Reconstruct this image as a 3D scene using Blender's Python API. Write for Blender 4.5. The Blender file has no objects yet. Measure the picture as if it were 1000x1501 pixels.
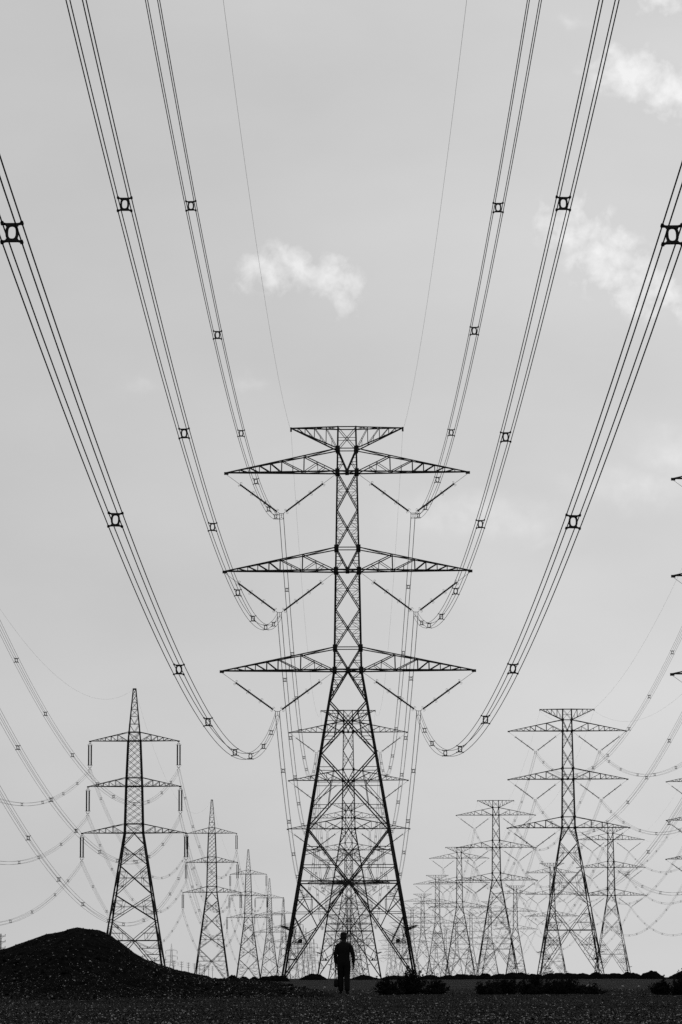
import bpy, math, random
import numpy as np
from mathutils import Vector, Matrix, Quaternion

random.seed(7)
RNG = np.random.default_rng(11)
scene = bpy.context.scene
COL = scene.collection
R = math.radians

# ------------------------------------------------------------------ helpers
class MB:
    """collects prisms, tubes and boxes; build() links them as one mesh object"""
    def __init__(self):
        self.v = []; self.f = []

    def prism(self, a, b, prof, up=None, prof2=None):
        a = Vector(a); b = Vector(b); d = (b - a)
        if d.length < 1e-6: return
        d.normalize()
        up = Vector(up) if up is not None else (Vector((0, 0, 1)) if abs(d.z) < .9 else Vector((0, 1, 0)))
        s = d.cross(up).normalized(); t = s.cross(d)
        n = len(prof); o = len(self.v)
        for p, pr in ((a, prof), (b, prof2 or prof)):
            for (x, y) in pr:
                self.v.append(p + s * x + t * y)
        for i in range(n):
            j = (i + 1) % n
            self.f.append((o + i, o + j, o + n + j, o + n + i))
        self.f.append(tuple(o + n - 1 - i for i in range(n)))
        self.f.append(tuple(o + n + i for i in range(n)))

    def bar(self, a, b, w, h=None, up=None):
        w = w * random.uniform(.985, 1.015) / 2; h = (h / 2 if h else w)
        self.prism(a, b, [(-w, -h), (w, -h), (w, h), (-w, h)], up)

    def angle(self, a, b, w, up=None):
        """rolled steel L section"""
        t = w * .22; h = w / 2
        self.prism(a, b, [(-h, -h), (h, -h), (h, -h + t), (-h + t, -h + t), (-h + t, h), (-h, h)], up)

    def box(self, c, s):
        c = Vector(c)
        self.prism(c - Vector((0, 0, s[2] / 2)), c + Vector((0, 0, s[2] / 2)),
                   [(-s[0] / 2, -s[1] / 2), (s[0] / 2, -s[1] / 2), (s[0] / 2, s[1] / 2), (-s[0] / 2, s[1] / 2)], (0, 1, 0))

    def tube(self, pts, r, n=6, closed=False):
        """round tube along a polyline; r is a number or one radius per point"""
        P = [Vector(p) for p in pts]; m = len(P); o = len(self.v)
        rr = r if hasattr(r, '__len__') else [r] * m
        ref = None
        for i, p in enumerate(P):
            if closed: d = P[(i + 1) % m] - P[i - 1]
            else: d = P[min(i + 1, m - 1)] - P[max(i - 1, 0)]
            d.normalize()
            if ref is None:
                ref = Vector((0, 0, 1)) if abs(d.z) < .9 else Vector((1, 0, 0))
            s = d.cross(ref)
            if s.length < 1e-5: s = d.orthogonal()
            s.normalize(); t = s.cross(d); ref = t
            for k in range(n):
                a = 2 * math.pi * k / n
                self.v.append(p + s * (math.cos(a) * rr[i]) + t * (math.sin(a) * rr[i]))
        L = m if closed else m - 1
        for i in range(L):
            q = o + ((i + 1) % m) * n; p0 = o + i * n
            for k in range(n):
                j = (k + 1) % n
                self.f.append((p0 + k, p0 + j, q + j, q + k))
        if not closed:
            self.f.append(tuple(o + n - 1 - k for k in range(n)))
            self.f.append(tuple(o + (m - 1) * n + k for k in range(n)))

    def mesh(self, name, mat):
        me = bpy.data.meshes.new(name)
        me.from_pydata([tuple(v) for v in self.v], [], self.f)
        if mat: me.materials.append(mat)
        me.update()
        return me

    def build(self, name, mat, parent=None, loc=None):
        return link(name, self.mesh(name, mat), parent, loc)


def link(name, me, parent=None, loc=None):
    o = bpy.data.objects.new(name, me)
    COL.objects.link(o)
    if parent: o.parent = parent
    if loc is not None: o.location = loc
    return o

def empty(name, loc=(0, 0, 0)):
    o = bpy.data.objects.new(name, None)
    o.empty_display_size = .5
    COL.objects.link(o); o.location = loc
    return o

def tag(o, label, cat, group=None):
    o['label'] = label; o['category'] = cat
    if group: o['group'] = group
    return o

KIDS = {}
def kids(o):
    return KIDS.setdefault(o.name, [c for c in o.children])

def copy_tree(o, parent=None):
    c = o.copy(); COL.objects.link(c)
    c.parent = parent
    for ch in kids(o): copy_tree(ch, c)
    return c

def np_mesh(name, V, F, mats, mi=None, smooth=False):
    me = bpy.data.meshes.new(name)
    k = F.shape[1]
    me.vertices.add(len(V)); me.vertices.foreach_set('co', V.astype(np.float32).ravel())
    me.loops.add(F.size); me.loops.foreach_set('vertex_index', F.astype(np.int32).ravel())
    me.polygons.add(len(F))
    me.polygons.foreach_set('loop_start', np.arange(0, F.size, k, dtype=np.int32))
    me.polygons.foreach_set('loop_total', np.full(len(F), k, dtype=np.int32))
    for m in mats: me.materials.append(m)
    if mi is not None: me.polygons.foreach_set('material_index', mi.astype(np.int32))
    me.polygons.foreach_set('use_smooth', np.full(len(F), smooth, dtype=bool))
    me.update(calc_edges=True); me.validate()
    return me

# value noise in numpy, used for the terrain
_T = RNG.random((256, 256))
def vnoise(x, y, wl, seed=0):
    x = np.asarray(x) / wl + seed * 17.31; y = np.asarray(y) / wl + seed * 9.77
    xi = np.floor(x).astype(int); yi = np.floor(y).astype(int)
    u = x - xi; v = y - yi
    u = u * u * (3 - 2 * u); v = v * v * (3 - 2 * v)
    g = lambda i, j: _T[i & 255, j & 255]
    return ((g(xi, yi) * (1 - u) + g(xi + 1, yi) * u) * (1 - v) +
            (g(xi, yi + 1) * (1 - u) + g(xi + 1, yi + 1) * u) * v) * 2 - 1

# ------------------------------------------------------------------ materials (the place is seen in black and white: neutral greys)
def material(name, base, rough=.7, var=.35, scale=3., metal=0., spec=.3, bump=0., bscale=20.):
    m = bpy.data.materials.new(name); m.use_nodes = True
    nt = m.node_tree; N = nt.nodes; Lk = nt.links
    b = N['Principled BSDF']
    tc = N.new('ShaderNodeTexCoord')
    no = N.new('ShaderNodeTexNoise'); no.inputs['Scale'].default_value = scale; no.inputs['Detail'].default_value = 5
    Lk.new(tc.outputs['Object'], no.inputs['Vector'])
    rp = N.new('ShaderNodeValToRGB')
    lo = base * (1 - var); hi = base * (1 + var)
    rp.color_ramp.elements[0].position = .3; rp.color_ramp.elements[0].color = (lo, lo, lo, 1)
    rp.color_ramp.elements[1].position = .7; rp.color_ramp.elements[1].color = (hi, hi, hi, 1)
    Lk.new(no.outputs['Fac'], rp.inputs['Fac']); Lk.new(rp.outputs['Color'], b.inputs['Base Color'])
    b.inputs['Roughness'].default_value = rough; b.inputs['Metallic'].default_value = metal
    b.inputs['Specular IOR Level'].default_value = spec
    if bump:
        n2 = N.new('ShaderNodeTexNoise'); n2.inputs['Scale'].default_value = bscale; n2.inputs['Detail'].default_value = 4
        Lk.new(tc.outputs['Object'], n2.inputs['Vector'])
        bp = N.new('ShaderNodeBump'); bp.inputs['Strength'].default_value = bump; bp.inputs['Distance'].default_value = .02
        Lk.new(n2.outputs['Fac'], bp.inputs['Height']); Lk.new(bp.outputs['Normal'], b.inputs['Normal'])
    return m

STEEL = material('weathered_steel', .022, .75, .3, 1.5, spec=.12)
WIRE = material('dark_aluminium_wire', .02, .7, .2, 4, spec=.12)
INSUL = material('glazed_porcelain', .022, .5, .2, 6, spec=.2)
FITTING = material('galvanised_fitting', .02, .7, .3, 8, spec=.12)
WOOD = material('creosoted_wood', .03, .85, .4, 3, spec=.1)
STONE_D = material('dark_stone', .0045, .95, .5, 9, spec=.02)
STONE_M = material('grey_stone', .045, .9, .4, 9, spec=.1)
STONE_L = material('pale_stone', .26, .85, .3, 9, spec=.15)
SKIN = material('skin', .011, .6, .15, 20, spec=.2)
HAIR = material('dark_hair', .008, .6, .3, 60, spec=.1)
SHIRT = material('dark_shirt_cloth', .010, .95, .25, 30, spec=.05)
TROUSER = material('dark_trouser_cloth', .009, .95, .25, 30, spec=.05)
SHOE = material('dark_leather', .010, .7, .2, 20, spec=.1)
BAG = material('dark_canvas', .010, .95, .3, 30, spec=.05)
EYE = material('eye_white', .4, .3, .05, 5)
LEAF = material('dusty_leaf', .009, .95, .5, 4, spec=.02)
TWIG = material('dry_twig', .010, .9, .4, 6, spec=.1)

def ground_material():
    m = bpy.data.materials.new('gravel_ground'); m.use_nodes = True
    nt = m.node_tree; N = nt.nodes; Lk = nt.links
    b = N['Principled BSDF']; b.inputs['Roughness'].default_value = .95; b.inputs['Specular IOR Level'].default_value = .02
    tc = N.new('ShaderNodeTexCoord')
    def noise(s, d=4, sx=1):
        mp = N.new('ShaderNodeMapping'); mp.inputs['Scale'].default_value = (sx, 1, 1)
        Lk.new(tc.outputs['Object'], mp.inputs['Vector'])
        n = N.new('ShaderNodeTexNoise'); n.inputs['Scale'].default_value = s; n.inputs['Detail'].default_value = d
        Lk.new(mp.outputs['Vector'], n.inputs['Vector']); return n.outputs['Fac']
    def ramp(f, p0, c0, p1, c1):
        r = N.new('ShaderNodeValToRGB'); e = r.color_ramp.elements
        e[0].position = p0; e[0].color = (c0, c0, c0, 1); e[1].position = p1; e[1].color = (c1, c1, c1, 1)
        Lk.new(f, r.inputs['Fac']); return r.outputs['Color']
    def mix(mode, a, c, fac=1.):
        x = N.new('ShaderNodeMix'); x.data_type = 'RGBA'; x.blend_type = mode
        x.inputs[0].default_value = fac
        Lk.new(a, x.inputs[6]); Lk.new(c, x.inputs[7]); return x.outputs[2]
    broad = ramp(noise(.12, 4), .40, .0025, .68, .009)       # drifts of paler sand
    # beyond the gravel the plain's base colour turns paler, its edge broken by noise
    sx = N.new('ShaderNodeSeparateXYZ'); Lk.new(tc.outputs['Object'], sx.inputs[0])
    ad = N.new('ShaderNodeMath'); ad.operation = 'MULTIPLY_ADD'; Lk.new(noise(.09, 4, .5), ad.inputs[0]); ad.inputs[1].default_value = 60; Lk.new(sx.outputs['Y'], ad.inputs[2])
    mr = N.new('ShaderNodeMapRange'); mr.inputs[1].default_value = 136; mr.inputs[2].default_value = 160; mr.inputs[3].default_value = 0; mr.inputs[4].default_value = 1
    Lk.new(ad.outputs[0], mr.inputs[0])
    lighter = ramp(noise(.25, 5, .3), .35, .016, .65, .034)
    mxs = N.new('ShaderNodeMix'); mxs.data_type = 'RGBA'; Lk.new(mr.outputs[0], mxs.inputs[0]); Lk.new(broad, mxs.inputs[6]); Lk.new(lighter, mxs.inputs[7])
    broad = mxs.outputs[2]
    grit = ramp(noise(14, 3), .35, .35, .75, 1.9)
    streak = ramp(noise(.55, 3, .10), .36, .45, .66, 1.5)      # wheel worn bands across the view
    grit = mix('MULTIPLY', grit, streak)
    peb = ramp(noise(30, 2), .66, 0.0, .76, .06)             # pale grains
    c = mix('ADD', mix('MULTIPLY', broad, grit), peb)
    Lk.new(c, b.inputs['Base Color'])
    bp = N.new('ShaderNodeBump'); bp.inputs['Strength'].default_value = .6; bp.inputs['Distance'].default_value = .03
    Lk.new(noise(22, 4), bp.inputs['Height']); Lk.new(bp.outputs['Normal'], b.inputs['Normal'])
    return m
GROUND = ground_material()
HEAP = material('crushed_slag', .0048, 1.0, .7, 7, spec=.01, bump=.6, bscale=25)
SAND = material('grey_sand', .030, .95, .5, 2, spec=.08)

# ------------------------------------------------------------------ terrain
def gz(x, y):
    x = np.asarray(x, float); y = np.asarray(y, float)
    r = np.hypot(x, y)
    near = np.clip((160 - r) / 60, 0, 1)
    z = vnoise(x, y, 3.1, 1) * .020 + vnoise(x * .12, y, 2.4, 11) * .022 * near + vnoise(x, y, .9, 2) * .012 * near + vnoise(x, y, .27, 3) * .010 * near
    return z * np.clip(400 / np.maximum(r, 400), .3, 1) + drop(r)

def drop(r):
    """the plain falls away gently beyond the second row of pylons"""
    return -.0033 * np.maximum(0, np.asarray(r, float) - 800)

def build_ground():
    ang = np.concatenate([np.linspace(-math.pi, -.14, 60, endpoint=False), np.linspace(-.14, .14, 330, endpoint=False),
                          np.linspace(.14, math.pi, 60, endpoint=False)])
    rad = np.concatenate([np.geomspace(.3, 26, 16, endpoint=False), np.arange(26, 125, .13), np.geomspace(125, 5600, 90)])
    A, Rr = np.meshgrid(ang, rad)
    X = np.sin(A) * Rr; Y = np.cos(A) * Rr; Z = gz(X, Y)
    nr, na = X.shape
    V = np.stack([X, Y, Z], -1).reshape(-1, 3)
    i = np.arange(nr - 1)[:, None] * na; j = np.arange(na)[None]; j2 = (j + 1) % na
    F = np.stack([i + j, i + j2, i + na + j2, i + na + j], -1).reshape(-1, 4)[:, ::-1]
    V = np.vstack([V, [[0, 0, 0]]])
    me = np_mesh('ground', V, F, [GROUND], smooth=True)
    o = link('ground', me); o['kind'] = 'structure'
    o['label'] = 'flat dark gravel desert ground reaching to the horizon'
    return o
build_ground()

# heaps: (px-like profile was measured from the photograph, stored here in metres)
MY = 85.
MOUND = np.array([(-13.8, 0), (-12.2, .45), (-10.3, .95), (-8.71, 1.13), (-8.3, 1.27), (-7.92, 1.40), (-7.44, 1.56), (-7.02, 1.69),
                  (-6.72, 1.757), (-6.42, 1.725), (-6.17, 1.675), (-5.91, 1.556), (-5.65, 1.386), (-5.31, 1.113), (-4.97, .909),
                  (-4.63, .789), (-4.29, .67), (-3.78, .55), (-3.27, .47), (-2.84, .475), (-2.25, .455), (-1.9, .39), (-1.4, .33), (-1.0, .24), (-.55, .14), (-.1, -.12)])
def mound_z(x, y):
    p = np.interp(x, MOUND[:, 0], MOUND[:, 1])
    w = 2.6 + 2.4 * np.clip(p, 0, 1.6)
    v = (y - MY) / w
    g = np.clip(1 - np.abs(v) ** 1.5, 0, 1) ** 2.2
    z = p * g
    n = vnoise(x, y, 1.7, 5) * .075 + vnoise(x, y, .6, 6) * .032 + vnoise(x, y, .22, 7) * .022 + vnoise(x, y, .1, 8) * .006
    return z + n * np.clip(z * 3, 0, 1) - .06 * (g < .012) - .015

def stones(n, pos, size, weights, seed):
    """jittered octahedral pebbles as one mesh"""
    rg = np.random.default_rng(seed)
    base = np.array([(1, 0, 0), (-1, 0, 0), (0, 1, 0), (0, -1, 0), (0, 0, 1), (0, 0, -1)], float)
    fc = np.array([(0, 2, 4), (2, 1, 4), (1, 3, 4), (3, 0, 4), (2, 0, 5), (1, 2, 5), (3, 1, 5), (0, 3, 5)])
    V = base[None] * rg.uniform(.55, 1.25, (n, 6, 1)) + rg.normal(0, .16, (n, 6, 3))
    V *= size[:, None, None] * np.array([1, 1, .75])
    a = rg.uniform(0, 6.28, n); c, s = np.cos(a)[:, None], np.sin(a)[:, None]
    x = V[..., 0] * c - V[..., 1] * s; y = V[..., 0] * s + V[..., 1] * c
    V = np.stack([x, y, V[..., 2]], -1) + pos[:, None, :]
    F = (fc[None] + (np.arange(n) * 6)[:, None, None]).reshape(-1, 3)
    mi = rg.choice(3, n, p=weights)
    if n > 1: mi[size > .028] = 0            # the big clods are all dark
    mi = np.repeat(mi, 8)
    return V.reshape(-1, 3), F, mi

def build_mound():
    xs = np.linspace(-13.9, -.1, 420); ys = np.linspace(MY - 6.6, MY + 6.6, 300)
    X, Y = np.meshgrid(xs, ys); Z = mound_z(X, Y)
    nr, na = X.shape
    V = np.stack([X, Y, Z], -1).reshape(-1, 3)
    i = np.arange(nr - 1)[:, None] * na; j = np.arange(na - 1)[None]
    F = np.stack([i + j, i + j + 1, i + na + j + 1, i + na + j], -1).reshape(-1, 4)
    t = empty('gravel_mound', (0, 0, 0))
    tag(t, 'large rounded mound of dark crushed stone at the left', 'mound')
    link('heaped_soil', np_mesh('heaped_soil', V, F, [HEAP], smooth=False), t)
    n = 42000
    x = RNG.uniform(-13, -.6, n); y = MY + 1.2 - RNG.uniform(0, 1, n) ** .8 * 7.6; z = mound_z(x, y)
    k = (z > gz(x, y) - .02) & (RNG.random(n) < np.clip(1.25 - .75 * z / 1.2, .2, 1))
    x, y, z = x[k], y[k], z[k]; n = len(x)
    s = np.clip(RNG.lognormal(math.log(.0092), .5, n), .004, .026)
    crest = RNG.random(n) < .0035; s[crest] = RNG.uniform(.035, .10, crest.sum())
    V, F, mi = stones(n, np.stack([x, y, z + s * .2], -1), s, [.60, .28, .12], 3)
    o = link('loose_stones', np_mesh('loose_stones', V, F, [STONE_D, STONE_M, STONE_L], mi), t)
    o['kind'] = 'stuff'
build_mound()

def build_gravel():
    n = 150000
    yy = RNG.uniform(19, 86, n); d = 4994 * .5 / yy
    x = RNG.uniform(-.118, .118, n) * d; z = gz(x, d)
    s = np.clip(RNG.lognormal(math.log(.0066), .5, n), .003, .017) * (.75 + d / 160)
    V, F, mi = stones(n, np.stack([x, d, z + s * .15], -1), s, [.48, .40, .12], 5)
    o = link('gravel', np_mesh('gravel', V, F, [STONE_D, STONE_M, STONE_L], mi))
    o['kind'] = 'stuff'; o['label'] = 'loose dark gravel strewn over the foreground'
build_gravel()

def heap(x, y, w, h, label, depth=None, flat=False, mat=None, name='spoil_heap', group=None):
    dpt = depth or w * .6
    nx, ny = 46, 26
    U, Vv = np.meshgrid(np.linspace(-1, 1, nx), np.linspace(-1, 1, ny))
    rr = np.hypot(U, Vv)
    g = np.clip(1 - rr ** (4 if flat else 1.7), 0, 1)
    sd = int(abs(x * 13 + y)) % 50
    z = h * g * (1 + .22 * vnoise(U * 3, Vv * 3, 1, sd)) + h * .10 * vnoise(U * 9, Vv * 9, 1, sd + 3) * np.clip(g * 4, 0, 1)
    z = np.where(rr > .985, -.15, z)
    V = np.stack([U * w / 2, Vv * dpt / 2, z], -1).reshape(-1, 3)
    i = np.arange(ny - 1)[:, None] * nx; j = np.arange(nx - 1)[None]
    F = np.stack([i + j, i + j + 1, i + nx + j + 1, i + nx + j], -1).reshape(-1, 4)
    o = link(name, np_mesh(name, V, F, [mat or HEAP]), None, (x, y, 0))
    return tag(o, label, 'dirt heap', group)

# ------------------------------------------------------------------ pylons
def poly(tab):
    zs = [t[0] for t in tab]; ws = [t[1] for t in tab]
    return lambda z: float(np.interp(z, zs, ws))

def face_pt(k, u, z, h):
    """point at lateral u on tower face k whose plane is h from the axis"""
    return [(u, -h, z), (h, u, z), (-u, h, z), (-h, -u, z)][k]

def lerp(a, b, t): return tuple(p + (q - p) * t for p, q in zip(a, b))

def tree_leaf_meshes():
    pass

def insulator_mesh(a, b, r_out, r_in, link_frac, name, rings=3):
    """thin link, then a string of porcelain sheds with arcing rings, from arm point a to yoke b"""
    m = MB(); a = Vector(a); b = Vector(b); L = (b - a).length
    m.tube([a, a.lerp(b, link_frac)], .022, 5)
    pts, rr = [], []
    n = 26
    s0, s1 = link_frac, .965
    for i in range(n):
        for dt, r in ((0, r_in), (.35, r_in), (.42, r_out), (.62, r_out * .8)):
            t = s0 + (s1 - s0) * (i + dt) / n
            pts.append(a.lerp(b, t)); rr.append(r)
    m.tube(pts, rr, 6)
    m.tube([a.lerp(b, s1), b], .03, 5)
    d = (b - a).normalized(); side = d.cross(Vector((0, 1, 0))).normalized()
    for q in range(rings + 1):
        t = s0 + (s1 - s0) * (q / rings if q < rings else .98)
        c = a.lerp(b, t)
        for sg in (-1, 1):
            cc = c + side * (.2 * sg)
            m.tube([cc + (d * math.cos(w) + side * math.sin(w) * .7) * .13 for w in np.linspace(0, 5.2, 9)], .016, 4)
            m.bar(c, cc - side * .07 * sg, .03)
    return m.mesh(name, INSUL)

def cross_arm_mb(hwU, zU, hwL, zL, L, s, w=.10, tip_up=.0, vert=(.30, .50, .60, .70, .79, .88)):
    m = MB()
    tip = (s * L, 0, zL + tip_up)
    for q in (-1, 1):
        u0 = (s * hwU, q * hwU, zU); l0 = (s * hwL, q * hwL, zL)
        m.angle(u0, tip, w * .95); m.angle(l0, tip, w * 1.2)
        U = lambda t: lerp(u0, tip, t)
        D = lambda t: lerp(l0, tip, t)
        prev = 0
        for i, t in enumerate(vert):
            m.bar(D(t), U(t), w * (.8 if i < 3 else .6))
            if i == 0:
                m.bar(D(0.01), U(t), w * .8)
                mid = lerp(D(0.01), U(t), .58)
                m.bar(D(t * .58), mid, w * .5); m.bar(D(t * .58), lerp(D(0), U(t), .35), w * .5); m.bar(mid, D(t), w * .5)
            else:
                m.bar(D(prev), U(t), w * .7)
                if i == 1:
                    mid = lerp(D(prev), U(t), .5)
                    m.bar(D((prev + t) / 2), mid, w * .45)
            prev = t
    # plan bracing between the front and rear planes
    ts = (0,) + tuple(vert) + (.95,)
    for i in range(len(ts) - 1):
        q = 1 if i % 2 else -1
        for a0, z0 in ((hwL, zL), (hwU, zU)):
            p = lerp((s * a0, q * a0, z0), tip, ts[i]); r = lerp((s * a0, -q * a0, z0), tip, ts[i + 1])
            m.bar(p, r, w * .55)
            p2 = lerp((s * a0, -q * a0, z0), tip, ts[i + 1]); r2 = lerp((s * a0, q * a0, z0), tip, ts[i + 1])
            m.bar(p2, r2, w * .5)
    m.box((s * (L - .05), 0, zL + tip_up - .08), (.5, .22, .30))
    return m

def side_redundants(m, k, hw, zb, zc, zt, uc, w, n=2, fr=(0.5,)):
    """secondary members in the triangle between a leg (zb..zt) and the crossing at height zc, both sides"""
    for s in (-1, 1):
        P = lambda u, z: face_pt(k, u, z, hw(z))
        node = P(s * (hw(zc) * .52 + uc * .48), zc)
        m.bar(P(s * hw(zc), zc), P(s * uc, zc), w)
        for z1 in (zb, zt):
            zi = zc + (z1 - zc) * .5
            xi = uc + (hw(z1) - uc) * .5
            m.bar(P(s * hw(zi), zi), P(s * xi, zi), w)
            m.bar(P(s * hw(zi), zi), node, w)
            m.bar(P(s * xi, zi), node, w)

def xpanel(m, k, hw, zb, zt, w, wr, dense=False):
    """an X between two leg heights on face k with its redundant members"""
    P = lambda u, z: face_pt(k, u, z, hw(z))
    b, t = hw(zb), hw(zt)
    m.bar(P(-b, zb), P(t, zt), w); m.bar(P(b, zb), P(-t, zt), w)
    zc = zb + (zt - zb) * b / (b + t)
    if dense:
        for s in (-1, 1):
            for z1, w1 in ((zb, b), (zt, t)):
                for f in (.0, .34, .62):
                    z = zc + (z1 - zc) * f
                    x = w1 * f
                    m.bar(P(s * hw(z), z), P(s * max(x, .02), z), wr)
                    z2 = zc + (z1 - zc) * min(f + .32, .95); x2 = w1 * min(f + .32, .95)
                    m.bar(P(s * hw(z), z), P(s * x2, z2), wr)
    else:
        side_redundants(m, k, hw, zb, zc, zt, 0.02, wr)
    return zc

MH = poly([(0, 7.48), (34.84, 1.53), (37.38, 1.47), (46.21, 1.335), (48.77, 1.27), (57.54, 1.12), (60.17, 1.06), (62.66, 1.015)])
M_ARMS = [(57.54, 60.17, 13.84, 7.50, 52.69), (46.21, 48.77, 14.02, 7.75, 41.35), (34.84, 37.38, 14.33, 7.98, 30.10)]   # lower z, upper z, reach, yoke x, yoke z

def make_broad_pylon():
    root = empty('lattice_pylon')
    hw = MH
    # legs
    for sx in (-1, 1):
        for sy in (-1, 1):
            m = MB()
            zs = [-.2, 34.84, 46.21, 57.54, 62.75]
            for a, b in zip(zs, zs[1:]):
                w = .23 if b < 36 else (.225 if b < 50 else .185)
                A = (sx * hw(a), sy * hw(a), a); B = (sx * hw(b), sy * hw(b), b)
                h = w / 2; t = w * .30
                # L section with its heel on the outer corner
                m.prism(A, B, [(-h, -h), (h, -h), (h, -h + t), (-h + t, -h + t), (-h + t, h), (-h, h)],
                        (0, sy, 0) if sx * sy > 0 else (0, sy, 0))
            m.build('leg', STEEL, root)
    # bracing of the four faces
    m = MB(); W = .125; S = .068
    for k in range(4):
        P = lambda u, z: face_pt(k, u, z, hw(z))
        # --- splayed body
        apex = P(0, 34.78)
        for s in (-1, 1): m.bar(apex, P(s * hw(31.34), 31.34), W)
        for s in (-1, 1):          # knee redundants under the lowest arm
            for f in (.25, .5, .75):
                z = 34.78 + (31.34 - 34.78) * f
                m.bar(P(s * hw(z), z), P(s * hw(31.34) * f, z), S)
                z2 = 34.78 + (31.34 - 34.78) * max(f - .25, 0.0)
                m.bar(P(s * hw(z2), z2), P(s * hw(31.34) * f, z), S)
        xpanel(m, k, hw, 25.47, 31.34, W, S)
        xpanel(m, k, hw, 16.94, 25.47, W, S)
        zc = 10.98
        for s in (-1, 1):
            m.bar(P(s * hw(16.94), 16.94), P(0, zc), W)
            # redundants of the V
            for f in (.36, .70):
                z = 16.94 + (zc - 16.94) * f; xi = hw(16.94) * (1 - f)
                m.bar(P(s * hw(z), z), P(s * xi, z), S * 1.25)
            zn = zc; nx = hw(zc) * .52
            zq = 16.94 + (zc - 16.94) * .36; xq = hw(16.94) * .64
            zr = 16.94 + (zc - 16.94) * .70; xr = hw(16.94) * .30
            m.bar(P(s * hw(zr), zr), P(s * nx, zn), S * 1.1); m.bar(P(s * xr * 1.6, zr - .1), P(s * nx, zn), S * 1.1)
            m.bar(P(s * hw(zq), zq), P(s * (xq * .7), zr + .02), S); m.bar(P(s * hw(14.2), 14.2), P(s * xq, zq), S)
        m.bar(P(-hw(zc), zc), P(hw(zc), zc), .135)
        # --- foot panel: main inverted V, hip members and redundants
        for s in (-1, 1):
            foot = (s * hw(.1), .1)
            def G(t): return (s * hw(.1) * t, zc + (.1 - zc) * t)      # along the main diagonal
            Q = lambda p: P(p[0], p[1])
            m.bar(P(s * .12, zc - .05), Q(G(1)), W * .95)
            m.bar(P(s * .15, zc - .1), P(s * hw(5.81), 5.81), W * .72)             # hip member to the leg
            n1 = G((zc - 7.56) / (zc - .1)); n2 = G((zc - 5.9) / (zc - .1)); n3 = G((zc - 4.14) / (zc - .1)); n4 = G((zc - 2.4) / (zc - .1))
            hp = (s * hw(5.81) * .66, zc - .15 + (5.81 - zc + .15) * .66)
            m.bar(P(s * hw(zc), zc - .05), Q(n1), S * 1.25)
            m.bar(P(s * hw(7.56), 7.56), Q(n1), S)
            m.bar(P(s * hw(10.6), 10.6), Q(hp), S); m.bar(Q(hp), Q(n2), S)
            m.bar(P(s * hw(9.2), 9.2), Q(hp), S)
            m.bar(P(s * hw(9.2), 9.2), P(s * hw(9.2) * .70, 9.2), S)
            m.bar(P(s * hw(9.2) * .70, 9.2), P(s * hw(7.56) * .68, 7.6), S)
            m.bar(P(s * hw(8.9), 8.9) , P(s * hw(7.56), 7.6), S)
            m.bar(P(s * hw(9.1) * .85, 9.1), P(s * hw(7.6), 7.66), S)
            m.bar(P(s * hw(4.14), 4.14), Q(n3), S)
            m.bar(P(s * hw(7.4), 7.4), Q(n3), S); m.bar(Q(n2), P(s * hw(4.14) * .93, 4.2), S)
            m.bar(P(s * hw(5.7), 5.7), P(s * hw(4.14) * .86, 4.16), S)
            m.bar(P(s * hw(3.9), 3.9), Q(n4), S); m.bar(P(s * hw(2.4), 2.4), Q(n4), S)
            m.bar(P(s * hw(6.1) * .93, 6.0), P(s * hw(4.2) * .95, 4.25), S)
        # --- mast
        for zb, zt in ((37.38, 41.8), (41.8, 46.21), (48.77, 53.2), (53.2, 57.54)):
            xpanel(m, k, hw, zb, zt, W * .85, S * .66, dense=True)
        for zU, zL in ((37.38, 34.84), (48.77, 46.21), (60.17, 57.54)):
            for s in (-1, 1):
                m.bar(P(s * hw(zU), zU), P(0, zL + .12), W * .95)
                for f in (.3, .6):
                    z = zU + (zL - zU) * f
                    m.bar(P(s * hw(z), z), P(s * hw(zU) * (1 - f), z), S * .9)
                m.bar(P(s * hw(zL), zL + .1), P(s * hw(zU) * .45, zU + (zL - zU) * .55), S * .9)
            m.bar(P(-hw(zU), zU), P(hw(zU), zU), W * .8)
            m.bar(P(-hw(zL), zL), P(hw(zL), zL), W * 1.35)
            pl = .3
            for s in (-1, 1):           # gusset plates
                for z in (zU, zL):
                    c = P(s * (hw(z) - .02), z); d = (.5, .05, .56) if k in (0, 2) else (.05, .5, .56)
                    n_ = Vector(face_pt(k, 0, 0, 1)) * .10
                    m.box(Vector(c) + n_, d)
            c = P(0, zL + .05); d = (.42, .05, .42) if k in (0, 2) else (.05, .42, .42)
            m.box(Vector(c) + Vector(face_pt(k, 0, 0, 1)) * .08, d)
        # top cage
        m.bar(P(-hw(60.17), 60.17), P(hw(62.62), 62.62), S); m.bar(P(hw(60.17), 60.17), P(-hw(62.62), 62.62), S)
        m.bar(P(-hw(61.4), 61.4), P(hw(61.4), 61.4), S * .8)
        m.bar(P(-hw(62.66), 62.66), P(hw(62.66), 62.66), W * .9)
    # plan bracing at the waist and arm levels
    for z in (10.98, 34.84, 46.21, 57.54):
        h = hw(z)
        m.bar((-h, -h, z + .03), (h, h, z + .03), S); m.bar((-h, h, z - .04), (h, -h, z - .04), S)
    m.build('lattice_bracing', STEEL, root)
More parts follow.
